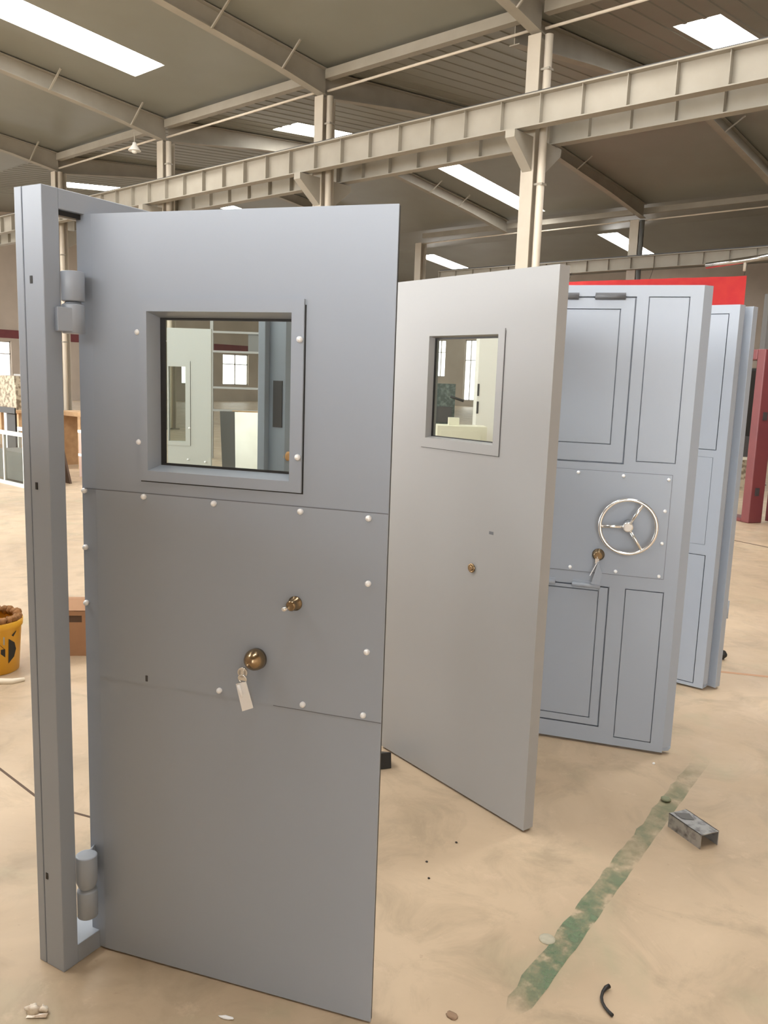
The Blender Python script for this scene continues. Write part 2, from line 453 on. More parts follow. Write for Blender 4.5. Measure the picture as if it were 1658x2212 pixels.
rafter(COLU[3], NV, ND, 'beige roof beam end at the top edge, meeting the column with the white downpipe', GN, [(13.0, 1)])
FV = [14.05, 17, 20, 22.5, 25, 28, 30.89]; FD = [.58, .42, .34, .34, .36, .40, .52]
GF = 'roof beams of the middle span'
rafter(COLU[0] - .3, FV, FD, 'beige roof beam of the middle span, farthest to the left behind the grey door frame', GF, [(25.6, 1)])
rafter(COLU[1] + .05, FV, FD, 'beige roof beam with small hanging braces, left of the narrow skylight under the crane girder', GF, [(25.5, 1), (27.3, 1)])
rafter(COLU[2] - .1, FV, FD, 'beige roof beam descending below the crane girder to the thin column on the right', GF, [(25.5, 1)])
rafter(COLU[3] - .6, FV, FD, 'beige roof beam descending at the right edge of the photo, below the crane girder', GF, [(24.5, 1)])

def column(u, v, base_w, top, label, group, pipe=True, bracket=True, both=True):
    root = thing('steel_column', (u, v, 0), label, 'column', 0, group); root['kind'] = 'structure'
    m = MB(); w = .27; d = .20
    m.box(-w / 2, w / 2, -d, -d + .025, .03, top); m.box(-w / 2, w / 2, d - .025, d, .03, top); m.box(-.012, .012, -d + .025, d - .025, .03, top)
    m.build('column_shaft', STEEL_LIT, root)
    MB().box(-.22, .22, -.26, .26, 0, .03).build('base_plate', STEEL_B, root)
    if bracket:
        for sg in ((-1, 1) if both else (-1,)):
            MB().prism([(sg * d, 6.15), (sg * .82, 6.15), (sg * .82, 6.02), (sg * d, 5.55)], 'x', -.10, .10).build('girder_bracket', STEEL_B, root)
    if pipe:
        p = MB(); p.tube([(.225, -.06, .05), (.225, -.06, top - .02)], .075, 16)
        p.build('downpipe', PIPEM, root)
        for z in (2.5, 5.3, 7.3):
            MB().box(.13, .305, -.14, .02, z, z + .04).build('pipe_clip', STEEL_B, root)
    return root
PIPEM = mat('cream_downpipe', (.70, .63, .53), .45)
GC = 'columns carrying the crane girders'
column(COLU[0], 14, .27, 7.93, 'beige steel column behind the gap between the door frame and the first grey door', GC)
column(COLU[1], 14, .27, 7.93, 'slim beige steel column with downpipe rising behind the upper left of the first grey door', GC)
column(COLU[2], 14, .27, 7.93, 'beige steel column rising behind the middle of the first grey door, splitting a skylight', GC)
column(COLU[3], 14, .27, 7.93, 'largest beige steel column with a cream downpipe, rising behind the second grey door', GC)
GC2 = 'columns of the far row'
PIPEG = mat('grey_far_pipe', (.35, .36, .36), .3, .6)
def far_column(u, label, pipe=False):
    root = thing('steel_column', (u, 31, 0), label, 'column', 0, GC2); root['kind'] = 'structure'
    m = MB(); w = .36; d = .2
    m.box(-w / 2, w / 2, -d, -d + .025, 0, 7.98); m.box(-w / 2, w / 2, d - .025, d, 0, 7.98); m.box(-.012, .012, -d + .025, d - .025, 0, 7.98)
    m.build('column_shaft', STEEL_LIT, root)
    if pipe: MB().tube([(.29, -.14, 0), (.29, -.14, 7.95)], .09, 14).build('downpipe', PIPEG, root)
far_column(-25.6, 'short far beige column just right of the first grey door, beside a low skylight')
far_column(-20.0, 'far beige column partly hidden directly behind the column with the cream downpipe')
far_column(-14.95, 'far beige column with a shiny grey pipe, standing right of the second grey door', True)

def girder(v, u0, u1, label, step, group, z0=6.18, z1=6.72, offs=0.0):
    root = thing('crane_girder', (u0, v, z0), label, 'girder', 0, group)
    L = u1 - u0; H = z1 - z0
    m = MB(); m.box(0, L, -.006, .006, .02, H - .025); m.build('girder_web', STEEL_B, root)
    MB().box(0, L, -.15, .15, H - .025, H).build('top_flange', STEEL_B, root)
    MB().box(0, L, -.11, .11, 0, .02).build('bottom_flange', STEEL_B, root)
    MB().box(0, L, -.035, .035, H, H + .06).build('crane_rail', DARK, root)
    x = offs; n = 0
    st = MB()
    first = None
    while x < L:
        if first is None:
            first = MB().box(-.006, .006, -.11, -.006, .03, H - .025).build('stiffener', STEEL_B, root); first.location = (x, 0, 0)
        else:
            c = first.copy(); COL.objects.link(c); c.parent = root; c.location = (x, 0, 0)
        x += step; n += 1
    return root
GG = 'crane girders along the column rows'
girder(13.4, -33.0, -1.0, 'long near beige crane girder crossing the photo above the doors, upper of two bands', .82, GG)
girder(14.62, -33.0, -1.0, 'second beige crane girder, just under the long near one, beyond the columns', .82, GG, offs=.3)
girder(30.5, -24.0, -3.0, 'distant beige crane girder above the red banner on the right', .92, GG, 6.10, 6.56)

def strut(u0, u1, v, z, label, group):
    root = thing('eave_strut', (u0, v, z), label, 'beam', 0, group)
    L = u1 - u0
    MB().box(.13, L - .13, -.09, .09, 0, .2).build('strut_channel', STEEL_B, root)
    MB().tube([(.13, 0, -.24), (L - .13, 0, -.20)], .028, 8).build('tie_rod', PIPEM, root)
GE = 'struts and tie rods between the columns'
strut(COLU[0], COLU[1], 13.95, 8.28, 'beige strut with thin rod at far left, between the leftmost columns', GE)
strut(COLU[1], COLU[2], 13.95, 8.28, 'beige strut with thin rod spanning above the first grey door', GE)
strut(COLU[2], COLU[3], 13.95, 8.28, 'beige strut with pale rod at top centre, running to the downpipe column', GE)
strut(COLU[3], UR + .16, 13.95, 8.28, 'beige strut with rod at the upper right, starting at the downpipe column', GE)
GE2 = 'struts of the far column row'
strut(-25.6, -20.0, 31, 8.2, 'far beige strut low behind the narrow skylight, right of the first grey door', GE2)
strut(-20.0, -14.95, 31, 8.2, 'far beige strut right of the downpipe column, ending at the far grey pipe', GE2)
strut(-14.95, -9.5, 31, 8.2, 'far beige strut at the right edge, right of the far grey pipe', GE2)
# ridge purlin of the middle span with its pale tie
def ridge(u0, u1, label):
    root = thing('ridge_purlin', (u0, RG, 8.85), label, 'beam', 0, 'ridge purlins of the middle span')
    L = u1 - u0
    MB().box(.12, L - .12, -.08, .08, .25, .42).build('purlin', STEEL_B, root)
    MB().tube([(.12, 0, 0), (L - .12, 0, 0)], .03, 8).build('tie_rod', PIPEM, root)
ridge(-20.83, -14.7, 'pale ridge rod and purlin crossing the narrow skylight under the crane girder')
ridge(-14.6, -9.5, 'ridge rod and purlin at right, below the crane girder beside the downpipe column')

# high-bay lamp
t = thing('bay_lamp', (-20.88, 13.02, 7.62), 'small white cone lamp hanging from the roof beam at upper left', 'lamp')
MB().tube([(0, 0, .10), (0, 0, .38)], .015, 8).build('lamp_rod', STEEL_B, t)
MB().lathe((0, 0, -.12), (0, 0, 1), [(0, .17), (.02, .165), (.16, .06), (.22, .045)], 20).build('lamp_shade', mat('lamp_white', (.75, .74, .70), .4), t)
MB().blob((0, 0, -.12), (.09, .09, .07), 3, 12, 8, 0).build('lamp_bulb', mat('lamp_glass', (.85, .85, .8), .1), t)

# ---------------------------------------------------------------- doors
def bolts(root, pts, y=-.002, r=.0075):
    first = None
    for s, z in pts:
        if first is None:
            first = MB().lathe((0, 0, 0), (0, -1, 0), [(-.003, r * .9), (0, r), (.004, r), (.008, r * .75), (.010, .001)], 14).build('bolt', BRIGHT, root)
            first['label'] = 'bright cap bolt'
            b = first
        else:
            b = first.copy(); COL.objects.link(b); b.parent = root
        b.location = (-s, y, z)
def opening_reveal(x0, x1, z0, z1, y0, y1, t=.002):
    return None

# --- door 1 with its frame
A1 = math.atan2(.401, .916)
D1 = thing('security_door', (-1.247, 1.430, 0), 'nearest, largest grey steel door, open in its frame, with bolted plate and square window', 'door', A1)
W1 = .80; T = .055
wx = (-.640, -.250, 1.388, 1.782)
leaf = MB()
leaf.relief(-W1, 0, .006, 2.017, .004, [(-W1, 0, .818, 1.328, -.0016), (*wx, None)])
lb = MB(); lb.relief(-W1, -.030, .02, 2.0, T, [(*wx, None)]); lb.v = [(x, y if y > .001 else .0035, z) for x, y, z in lb.v]; leaf.add(lb.v, lb.f)
# folded edge strip on the hinge side
leaf.hexa([(-.848, .006), (-W1, 0), (-W1, T), (-.848, T)], .006, 2.017)
leaf.build('door_leaf', PAINT, D1)
MB().box(-.030, -.0005, .0041, .013, .008, 2.015).build('edge_shade', BLACK, D1)  # black strip standing in for the shaded side of the leaf
tr = MB(); tr.relief(-.664, -.2185, 1.362, 1.813, .006, [(*wx, None)])
tr.v = [(x, y - .006, z) for x, y, z in tr.v]
# sloped inner lip of the window trim
lip = .012
a, b, c, d = wx
for (p, q) in (((a, c), (b, c)), ((b, c), (b, d)), ((b, d), (a, d)), ((a, d), (a, c))):
    cx, cz = (a + b) / 2, (c + d) / 2
    def inn(pt): return (pt[0] + (lip if pt[0] < cx else -lip), pt[1] + (lip if pt[1] < cz else -lip))
    pi, qi = inn(p), inn(q)
    tr.add([(p[0], -.006, p[1]), (q[0], -.006, q[1]), (qi[0], .036, qi[1]), (pi[0], .036, pi[1]), (p[0], .036, p[1]), (q[0], .036, q[1])],
           [(0, 1, 2, 3), (3, 2, 5, 4), (0, 4, 5, 1), (0, 3, 4), (1, 5, 2)])
tr.build('window_trim', PAINT, D1)
gk = MB(); gk.relief(a + lip, b - lip, c + lip, d - lip, .004, [(a + lip + .014, b - lip - .006, c + lip + .006, d - lip - .006, None)])
gk.v = [(x, y + .0365, z) for x, y, z in gk.v]; gk.build('window_gasket', BLACK, D1)
MB().box(a + .002, b - .002, .042, .048, c + .002, d - .002).build('window_pane', GLASS, D1)
g = MB(); g.box(-.2185, -.2150, -.0003, .002, 1.360, 1.80); g.box(-.664, -.2150, -.0003, .002, 1.3585, 1.362); g.build('trim_gap', BLACK, D1)
MB().box(-.285, 0, -.0017, .001, .8162, .8182).build('plate_seam', SEAM, D1); MB().box(-.842, 0, -.0017, .001, 1.3275, 1.3295).build('plate_seam', SEAM, D1)
bolts(D1, [(.667, 1.731), (.666, 1.459)], -.001)
bolts(D1, [(.2275, 1.721), (.2275, 1.447)], -.007)
bolts(D1, [(.654, 1.320), (.453, 1.318), (.220, 1.317), (.047, 1.315), (.043, 1.159), (.041, .991), (.045, .831), (.204, .833), (.436, .834)], -.002)
bolts(D1, [(.838, 1.322), (.839, 1.170), (.840, 1.018)], .003)
MB().box(-.656, -.650, -.003, 0, .826, .842).build('scuff_chip', DARK, D1)
# turn spindle and lock on the leaf
k = MB(); k.lathe((-.229, -.0016, 1.089), (0, -1, 0), [(0, .018), (.004, .018), (.006, .014), (.028, .013), (.032, .010)], 20); k.build('lock_spindle', BRASS, D1)
k = MB(); k.lathe((-.234, -.030, 1.084), (-.5, -.8, -.1), [(0, .006), (.016, .006), (.018, .004)], 12); k.build('spindle_pin', CHROME, D1)
k = MB(); k.lathe((-.330, -.0016, .934), (-.12, -1, .05), [(0, .0275), (.012, .0275), (.022, .0255), (.032, .020), (.040, .011), (.043, .002)], 28); k.build('lock_cylinder', BRASS, D1)
# key and tag hanging from the lock
kt = thing('key_with_tag', (-1.247 + .916 * -.345 - .401 * -.04, 1.43 + .401 * -.345 + .916 * -.04, .80), 'key with a white tag hanging from the brass lock of the nearest door', 'key', A1)
m = MB(); m.box(-.010, .010, -.014, -.011, .092, .118); m.lathe((0, -.010, .112), (0, -1, 0), [(0, .013), (.004, .013)], 16); m.box(-.003, .003, -.016, -.002, .108, .122); m.build('key_blade', CHROME, kt)
m = MB(); m.torus((.0, -.013, .096), (0, 1, .3), .011, .0015, 20, 6); m.build('split_ring', CHROME, kt)
m = MB(); m.add([(-.018, -.010, .080), (.010, -.012, .090), (.024, .0, .020), (-.006, .002, .006), (-.018, -.013, .080), (.010, -.015, .090), (.024, -.003, .020), (-.006, -.001, .006)],
                [(0, 1, 2, 3), (7, 6, 5, 4), (0, 4, 5, 1), (1, 5, 6, 2), (2, 6, 7, 3), (3, 7, 4, 0)]); m.build('paper_tag', WHITEP, kt)
m = MB(); m.add([(-.012, -.0155, .078), (-.001, -.0175, .082), (.002, -.013, .050), (-.004, -.012, .046)], [(0, 1, 2, 3), (3, 2, 1, 0)])
m = MB(); m.tube([(-.009, -.016, .080), (-.003, -.018, .066), (.0, -.015, .048)], [.004, .004, .0025], 8); m.build('tag_strip', WHITEP, kt)

# frame of door 1 : local frame along (-.2002,.9798), depth away from the camera side (-.9798,-.2002)
FX = Vector((-.2002, .9798, 0)); FN = Vector((-.9798, -.2002, 0)); FO = Vector((-1.976, .982, 0))
inv = Matrix.Rotation(-A1, 4, 'Z')
def to_d1(m):
    out = []
    for (x, y, z) in m.v:
        w = FO + FX * x + FN * y + Vector((0, 0, z)) - Vector((-1.247, 1.430, 0))
        out.append(tuple(inv @ w))
    m.v = out; return m
FWD, FDP, FH = 1.012, .100, 2.064
fm = MB()
JW = .048
# left jamb: outer side face carries a seam and slots
fm.box(0, JW, 0, .070, 0, FH); fm.box(0.003, JW, .070, .0735, 0, FH); fm.box(0, JW, .0735, FDP, 0, FH)
# header, sill
fm.box(JW, FWD - JW, 0, FDP, 2.016, FH); fm.box(JW, FWD - JW, 0, FDP, 0, .055)
# right jamb with rebate
fm.box(FWD - JW, FWD, 0, .070, 0, FH); fm.box(FWD - JW - .025, FWD, .070, FDP, 0, FH)
to_d1(fm).build('door_frame', PAINT, D1, bevel=.003)
sl = MB()
for b_, z_ in ((.045, 1.846), (.049, 1.342), (.058, .269)):
    for i in range(1):
        sl.hexa([(-.0015, b_ - .004), (.002, b_ - .004), (.002, b_ + .004), (-.0015, b_ + .004)], z_ - .009, z_ + .009)
to_d1(sl).build('frame_slot', BLACK, D1)
st = MB(); st.box(FWD - JW - .004, FWD - JW + .001, .012, .05, 1.46, 1.62); to_d1(st).build('strike_box', DARK, D1)
st = MB(); st.lathe((FWD - JW + .02, -.003, 1.36), (0, -1, 0), [(-.0065, .022), (.001, .012)], 10); to_d1(st).build('orange_sticker', mat('sticker_orange', (.8, .45, .2), .6), D1)
gs = MB(); gs.box(JW, FWD - JW, .012, .03, 2.004, 2.0165); to_d1(gs).build('header_gasket', BLACK, D1)
# lift-off hinges: a knuckle welded to the leaf over a knuckle welded to the frame
def hinge(zt, zm, zb, taper):
    ax = (.074, -.012)
    up = MB(); up.lathe((*ax, zm), (0, 0, 1), [(0, .022 if taper else .0275), (.018 if taper else .002, .0285), (zt - zm - .002, .0285), (zt - zm, .027)], 24)
    to_d1(up)
    # wing of the upper knuckle wraps onto the leaf face (door coordinates)
    cxl = inv @ (FO + FX * ax[0] + FN * ax[1] - Vector((-1.247, 1.430, 0)))
    up.hexa([(cxl.x, cxl.y - .028), (-.832, -.012), (-.832, .006), (cxl.x, cxl.y + .02)], zm + .012, zt)
    lo = MB(); lo.lathe((*ax, zb), (0, 0, 1), [(0, .026), (.002, .0275), (zm - zb - .008, .0275), (zm - zb - .004, .019), (zm - zb, .019)], 24)
    if not taper: lo.hexa([(.022, -.018), (ax[0], ax[1] - .0275), (ax[0], ax[1] + .02), (.03, .004)], zb + .004, zm - .016)
    to_d1(lo)
    h = up.build('hinge', PAINT, D1, bevel=.003); lo.build('lower_knuckle', PAINT, h, bevel=.003)
hinge(1.872, 1.800, 1.722, False)
hinge(.318, .222, .135, True)

# --- door 2
A2 = math.atan2(-.1871, .9823)
D2 = thing('security_door', (-1.463, 2.497, 0), 'second grey steel door, plain face with a small square window and no bolts', 'door', A2)
wx = (-.645, -.264, 1.412, 1.812); a, b, c, d = wx
m = MB(); m.relief(-.87, 0, .010, 2.034, .05, [(*wx, None), (-.257, -.240, 1.082, 1.092, .01)]); m.build('door_leaf', PAINT_W, D2)
tr = MB(); tr.relief(-.672, -.232, 1.374, 1.832, .004, [(*wx, None)]); tr.v = [(x, y - .004, z) for x, y, z in tr.v]
lip = .006
for (p, q) in (((a, c), (b, c)), ((b, c), (b, d)), ((b, d), (a, d)), ((a, d), (a, c))):
    cx, cz = (a + b) / 2, (c + d) / 2
    pi, qi = inn(p), inn(q)
    tr.add([(p[0], -.004, p[1]), (q[0], -.004, q[1]), (qi[0], .022, qi[1]), (pi[0], .022, pi[1]), (p[0], .022, p[1]), (q[0], .022, q[1])],
           [(0, 1, 2, 3), (3, 2, 5, 4), (0, 4, 5, 1), (0, 3, 4), (1, 5, 2)])
tr.build('window_trim', PAINT_W, D2)
gk = MB(); gk.relief(a + lip, b - lip, c + lip, d - lip, .004, [(a + lip + .008, b - lip - .004, c + lip + .004, d - lip - .006, None)])
gk.v = [(x, y + .0225, z) for x, y, z in gk.v]; gk.build('window_gasket', BLACK, D2)
MB().box(a + .002, b - .002, .028, .034, c + .002, d - .002).build('window_pane', GLASS, D2)
g = MB(); g.box(-.232, -.2295, -.0003, .002, 1.372, 1.825); g.box(-.672, -.2295, -.0003, .002, 1.3715, 1.374); g.build('trim_gap', DARK, D2)
k = MB(); k.torus((-.341, -.003, .935), (0, 1, 0), .014, .0045, 24, 8); k.lathe((-.341, 0, .935), (0, -1, 0), [(-.01, .010), (.008, .010), (.010, .007)], 16); k.build('lock_cylinder', BRASS, D2)
MB().box(-.259, -.238, -.0012, .006, 1.081, 1.092).build('latch_slot', SEAM, D2)

# --- doors 3, 4 and 5 : panelled leaves
def panel_leaf(root, W, H, grooves, T, lip):
    m = MB(); m.relief(-W, 0, 0.012, H, T, grooves)
    # overlapping edge lip that leans back beyond the face
    m.hexa([(0, 0), (lip, .034), (lip, T), (0, T)], 0.035, H)
    m.prism([(0, .034), (lip, .034)] if False else [(0, .012), (lip * .75, .018), (lip, .035), (0, .035)], 'y', .02, T)
    return m.build('door_leaf', PAINT, root)
def ring(x0, x1, z0, z1, w, depth, gap=None):
    """groove running round a rectangle"""
    r = [(x0, x1, z1 - w, z1, depth), (x0, x1, z0, z0 + w, depth), (x0, x0 + w, z0, z1, depth), (x1 - w, x1, z0, z1, depth)]
    return r
A3 = math.atan2(.4048, .9144)
D3 = thing('security_door', (-1.372, 3.513, 0), 'third grey steel door with grooved panels, hinged hatches and a chrome handwheel', 'door', A3)
gr = []
gr += ring(-.675, -.266, 1.306, 2.021, .0065, .022)      # upper hatch outline
gr += ring(-.617, -.327, 1.389, 1.970, .0045, .016)     # field on the hatch
gr += ring(-.217, -.052, 1.321, 2.021, .0045, .016)     # slim upper field
gr += ring(-.217, -.052 + 0, 0.050, .753, .0045, .016)
gr += ring(-.675, -.285, .088, .753, .0065, .022)        # lower hatch
gr += ring(-.617, -.329, .126, .732, .0045, .016)
panel_leaf(D3, .735, 2.068, gr, .05, .036)
m = MB(); m.box(-.70, -.060, -.0025, 0, .812, 1.271); m.build('lock_plate', PAINT, D3, bevel=.001)
g = MB(); g.box(-.70, -.0585, -.0014, .0005, .8102, .812); g.box(-.70, -.0585, -.0014, .0005, 1.271, 1.2728); g.box(-.060, -.0585, -.0014, .0005, .811, 1.272); g.build('plate_seam', SEAM, D3)
bolts(D3, [(.456, 1.259), (.262, 1.256), (.074, 1.252), (.078, 1.114), (.079, .971), (.080, .824), (.264, .827), (.463, .828), (.66, 1.26), (.66, .83)], -.003, .008)
HINGEM = mat('dark_grey_hinge', (.10, .105, .115), .45)
for (s0, s1, z) in ((.311, .437, 2.018), (.506, .632, 2.018), (.325, .449, .752), (.524, .645, .752)):
    h = MB(); h.tube([(-s1, -.009, z), (-s0, -.009, z)], .0105, 16); h.box(-s1, -s0, -.006, 0, z, z + .018)
    o = h.build('hatch_hinge', PAINT if z < 1 else HINGEM, D3)
# handwheel
wh = MB(); WC = Vector((-.225, -.075, 1.043)); wh.torus(WC, (0, 1, 0), .118, .0085, 56, 12)
W3 = wh.build('handwheel', CHROME, D3); W3['label'] = 'chrome three-spoke handwheel'
hub = MB(); hub.lathe(WC + Vector((0, .075, 0)), (0, -1, 0), [(0, .024), (.03, .020), (.055, .018), (.060, .023), (.085, .023), (.090, .017)], 24); hub.build('wheel_hub', CHROME, W3)
for ang in (183, -57, 62):
    aa = math.radians(ang); e = Vector((math.cos(aa), 0, math.sin(aa)))
    MB().tube([WC + e * .018, WC + e * .118], .0075, 12).build('wheel_spoke', CHROME, W3)
k = MB(); k.lathe((-.343, -.0025, .897), (0, -1, 0), [(0, .027), (.008, .027), (.012, .021), (.034, .020), (.038, .014)], 24); k.build('lock_cylinder', BRASS, D3)
ko = Vector((-1.372, 3.513, 0)) + Vector((.9144, .4048, 0)) * -.345 + Vector((.4048, -.9144, 0)) * .042
kt = thing('key_with_tag', (ko.x, ko.y, .80), 'key with a slim white tag hanging from the lock below the chrome handwheel', 'key', A3)
m = MB(); m.box(-.002, .002, -.006, -.001, .078, .094); m.box(-.008, .008, -.006, -.003, .062, .086); m.build('key_blade', CHROME, kt)
m = MB(); m.bar((.002, -.005, .070), (-.026, -.005, .006), .010, .003); m.build('paper_tag', WHITEP, kt)
m = MB(); m.prism([(.004, .078), (.026, .02), (.022, -.03), (-.018, -.03), (-.002, .04)], 'y', -.012, -.008); m.build('leather_fob', PAINT, kt)

A4 = math.atan2(.0678, .9977)
D4 = thing('security_door', (-1.552, 4.467, 0), 'fourth grey steel door with grooved panels, its narrow visible strip right of the handwheel door', 'door', A4)
gr = []
gr += ring(-.217, -.050, 1.325, 2.036, .0045, .016) + ring(-.85, -.062, .812, 1.288, .0022, .005) + ring(-.217, -.052, .030, .757, .0045, .016)
gr += ring(-.675, -.27, 1.325, 2.036, .0065, .022) + ring(-.675, -.27, .09, .757, .0065, .022)
panel_leaf(D4, .90, 2.080, gr, .05, .012)
A5 = math.radians(-8)
D5 = thing('security_door', (-1.508, 4.535, 0), 'fifth grey steel door, only its plain edge showing behind the fourth door', 'door', A5)
m = MB(); m.relief(-.90, 0, .012, 2.075, .05, [(-.86, -.05, .06, 2.03, .004)]); m.build('door_leaf', PAINT, D5, bevel=.002)
MB().tube([(-.012, .062, .4), (-.012, .062, .5)], .013, 12).build('hinge', PAINT, D5)
# rubber wedge holding the second door's hidden lower corner
t = thing('rubber_wedge', (-2.23, 2.53, 0), 'black rubber wedge on the floor behind the second door, by the first door edge', 'wedge', math.radians(60))
MB().prism([(-.07, 0), (.07, 0), (.07, .015), (-.06, .07)], 'x', -.05, .05).build('wedge_body', BLACK, t, bevel=.004)

# ---------------------------------------------------------------- floor marks and litter
pl = MB()
P0, P1 = Vector((-1.005, 1.715, 0)), Vector((-1.232, 3.66, 0)); dd = (P1 - P0).normalized(); nn = Vector((-dd.y, dd.x, 0))
N = 40; w = .038
rnd = random.Random(4)
ed = []
for i in range(N + 1):
    t_ = i / N; p = P0 + (P1 - P0) * t_
    ed.append((p + nn * (w + rnd.uniform(-.008, .004)) * (1 if 0 < i < N else .5), p - nn * (w + rnd.uniform(-.002, .002)) * (1 if 0 < i < N else .5)))
vs = [(q.x - P0.x, q.y - P0.y, z) for z in (.0016, .0004) for e in ed for q in e]
fs = []
K = 2 * (N + 1)
for i in range(N):
    fs.append((2 * i, 2 * i + 1, 2 * i + 3, 2 * i + 2)); fs.append((K + 2 * i + 2, K + 2 * i + 3, K + 2 * i + 1, K + 2 * i))
pl.add(vs, fs)
tag(pl.build('floor_line', GREENP, None, (P0.x, P0.y, 0)), 'worn green painted line running across the tan floor, lower right', 'floor marking')

t = thing('metal_offcut', (-1.097, 2.932, 0), 'short scrap of grey metal channel lying on the floor at right', 'scrap', math.atan2(-.0615, .13) + .0)
m = MB(); L_ = .165; W_ = .085; H_ = .055; k_ = .003
m.box(0, L_, 0, k_, 0, H_); m.box(0, L_, W_ - k_, W_, 0, H_); m.box(0, L_, 0, W_, H_ - k_, H_)
m.build('channel', SCRAP, t)
m = MB(); m.add([(.005, .02, H_ + .0015), (.05, .015, H_ + .0015), (.075, .055, H_ + .0015), (.03, .07, H_ + .0015)], [(0, 1, 2, 3)]); m.build('torn_film', mat('torn_film', (.12, .12, .12), .6), t)
t = MB().lathe((0, 0, 0), (0, 0, 1), [(0, .024), (.003, .024), (.005, .018)], 20).build('plastic_disc', mat('dull_plaster', (.50, .48, .38), .7, noise=(60, (.40, .38, .30), .3, .7)), None, (-1.090, 2.040, 0)); tag(t, 'pale round disc lying on the green painted floor line', 'disc')
t = MB().blob((0, 0, .008), (.020, .020, .010), 5).build('dried_lump', mat('greenish_lump', (.22, .24, .16), .8), None, (-1.185, 3.118, 0)); tag(t, 'small dull green lump at the far part of the green floor line', 'debris')
t = MB().tube([(0, 0, .007), (-.004, -.012, .006), (-.004, -.03, .004), (.003, -.051, .004), (.013, -.066, .004), (.027, -.078, .004), (.042, -.086, .004), (.055, -.091, .004)], [.0062, .006, .0042, .0042, .0042, .0042, .0045, .005], 10).build('black_wire', BLACK, None, (-.859, 1.979, .003)); tag(t, 'short curved black wire lying on the floor at lower right', 'wire')
fo = mat('clear_wrap', (.82, .76, .66), .25, noise=(50, (.5, .38, .28), .4, .7))
t = thing('plastic_wrap', (-1.885, .862, 0), 'crumpled scrap of clear wrap on the floor in the lower left corner', 'litter', .6)
m = MB(); m.blob((-.012, 0, .012), (.018, .013, .012), 3, rough=.7); m.blob((.012, .006, .010), (.014, .010, .010), 8, rough=.7); m.build('wrap_ball', fo, t)
m = MB(); m.add([(-.02, -.02, .002), (.03, -.012, .004), (.032, -.004, .010), (-.018, -.01, .006)], [(0, 1, 2, 3), (3, 2, 1, 0)]); m.build('wrap_flap', fo, t)
t = MB().blob((0, 0, .003), (.022, .006, .003), 9, rough=.4).build('paper_sliver', WHITEP, None, (-1.525, 1.188, 0)); t.rotation_euler = (0, 0, .5); tag(t, 'thin pale sliver on the floor under the nearest door, bottom edge of photo', 'litter')
t = MB().blob((0, 0, .002), (.018, .012, .002), 12, rough=.5).build('floor_scab', mat('brown_scab', (.30, .20, .13), .8), None, (-1.112, 1.600, 0)); tag(t, 'small brown scab on the floor at the bottom edge, left of the green line', 'debris')
dm = mat('black_speck', (.02, .015, .012), .7)
import itertools
SPK = [((-1.60, 2.10), 'tiny black speck on the floor nearest the lower edge of the second door'), ((-1.735, 1.955), 'tiny black speck on the floor close to the first door edge'),
       ((-1.535, 2.03), 'tiny black speck on the floor, lowest of those between the doors'), ((-1.60, 2.27), 'small black crumb on the floor just below the second door')]
for i, ((x, y), lb) in enumerate(SPK):
    t = MB().blob((0, 0, .002), (.005, .004, .003), i, 8, 5).build('black_speck', dm, None, (x, y, 0)); tag(t, lb, 'debris', 'black specks between the doors')
t = MB().blob((0, 0, .004), (.006, .006, .005), 2, 8, 6).build('white_crumb', WHITEP, None, (-1.36, 3.40, 0)); tag(t, 'tiny white crumb on the floor under the handwheel door corner', 'debris')
t = thing('broken_clip', (-1.700, 5.10, 0), 'small black and white plastic piece on the floor right of the fourth door', 'litter', .3)
MB().blob((.025, 0, .03), (.03, .02, .03), 4, rough=.4).build('black_part', BLACK, t); MB().blob((-.03, 0, .025), (.025, .018, .025), 6, rough=.4).build('pale_part', SCRAP, t)

# yellow bucket with foam remains
bk = thing('paint_bucket', (-4.45, 1.86, 0), 'yellow plastic bucket with black markings and brown foam round its rim', 'bucket', .0)
m = MB(); m.lathe((0, 0, 0), (0, 0, 1), [(0, .128), (.004, .132), (.245, .150), (.250, .157), (.285, .160), (.288, .154), (.282, .148), (.20, .142)], 40); m.build('bucket_body', YEL, bk)
m = MB()
def on_bucket(a_, z): r_ = .1325 + (.150 - .132) * z / .245 + .0012; return (r_ * math.cos(a_), r_ * math.sin(a_), z)
def patch(m, pts, a0):
    n_ = len(pts); vs_ = [on_bucket(a0 + p[0], p[1]) for p in pts]; m.add(vs_, [tuple(range(n_))])
AC = math.radians(-23)      # side of the bucket turned to the viewer
patch(m, [(.58, .06), (.85, .09), (.95, .13), (.85, .17), (.58, .20)], AC)
patch(m, [(-.2, .15), (.10, .15), (.45, .10), (.45, .145), (.20, .185), (-.2, .19)], AC)
patch(m, [(.70, .215), (.92, .235), (.92, .228), (.78, .205)], AC)
for z in (.035, .06): patch(m, [(-.1, z), (.24, z + .002), (.24, z + .012), (-.1, z + .01)], AC)
m.build('printed_mark', BLACK, bk)
m = MB(); patch(m, [(-.15, .19), (.43, .17), (.43, .215), (-.15, .225)], AC); m.build('printed_band', mat('print_grey', (.35, .36, .33), .5), bk)
m = MB(); rr = random.Random(3)
for i in range(26):
    a_ = i * 2 * PI / 26; m.blob((.135 * math.cos(a_), .135 * math.sin(a_), .292 + rr.uniform(0, .012)), (.024, .024, .016 + rr.uniform(0, .012)), i, 8, 6, .5)
m.build('foam_rim', FOAM, bk)
tl = thing('black_trowel', (-4.47, 1.84, .25), 'black handle sticking up out of the yellow bucket', 'tool')
m = MB(); m.tube([(0, 0, -.04), (.01, .01, .06), (.03, .03, .15)], [.022, .024, .012], 12); m.build('handle', BLACK, tl)
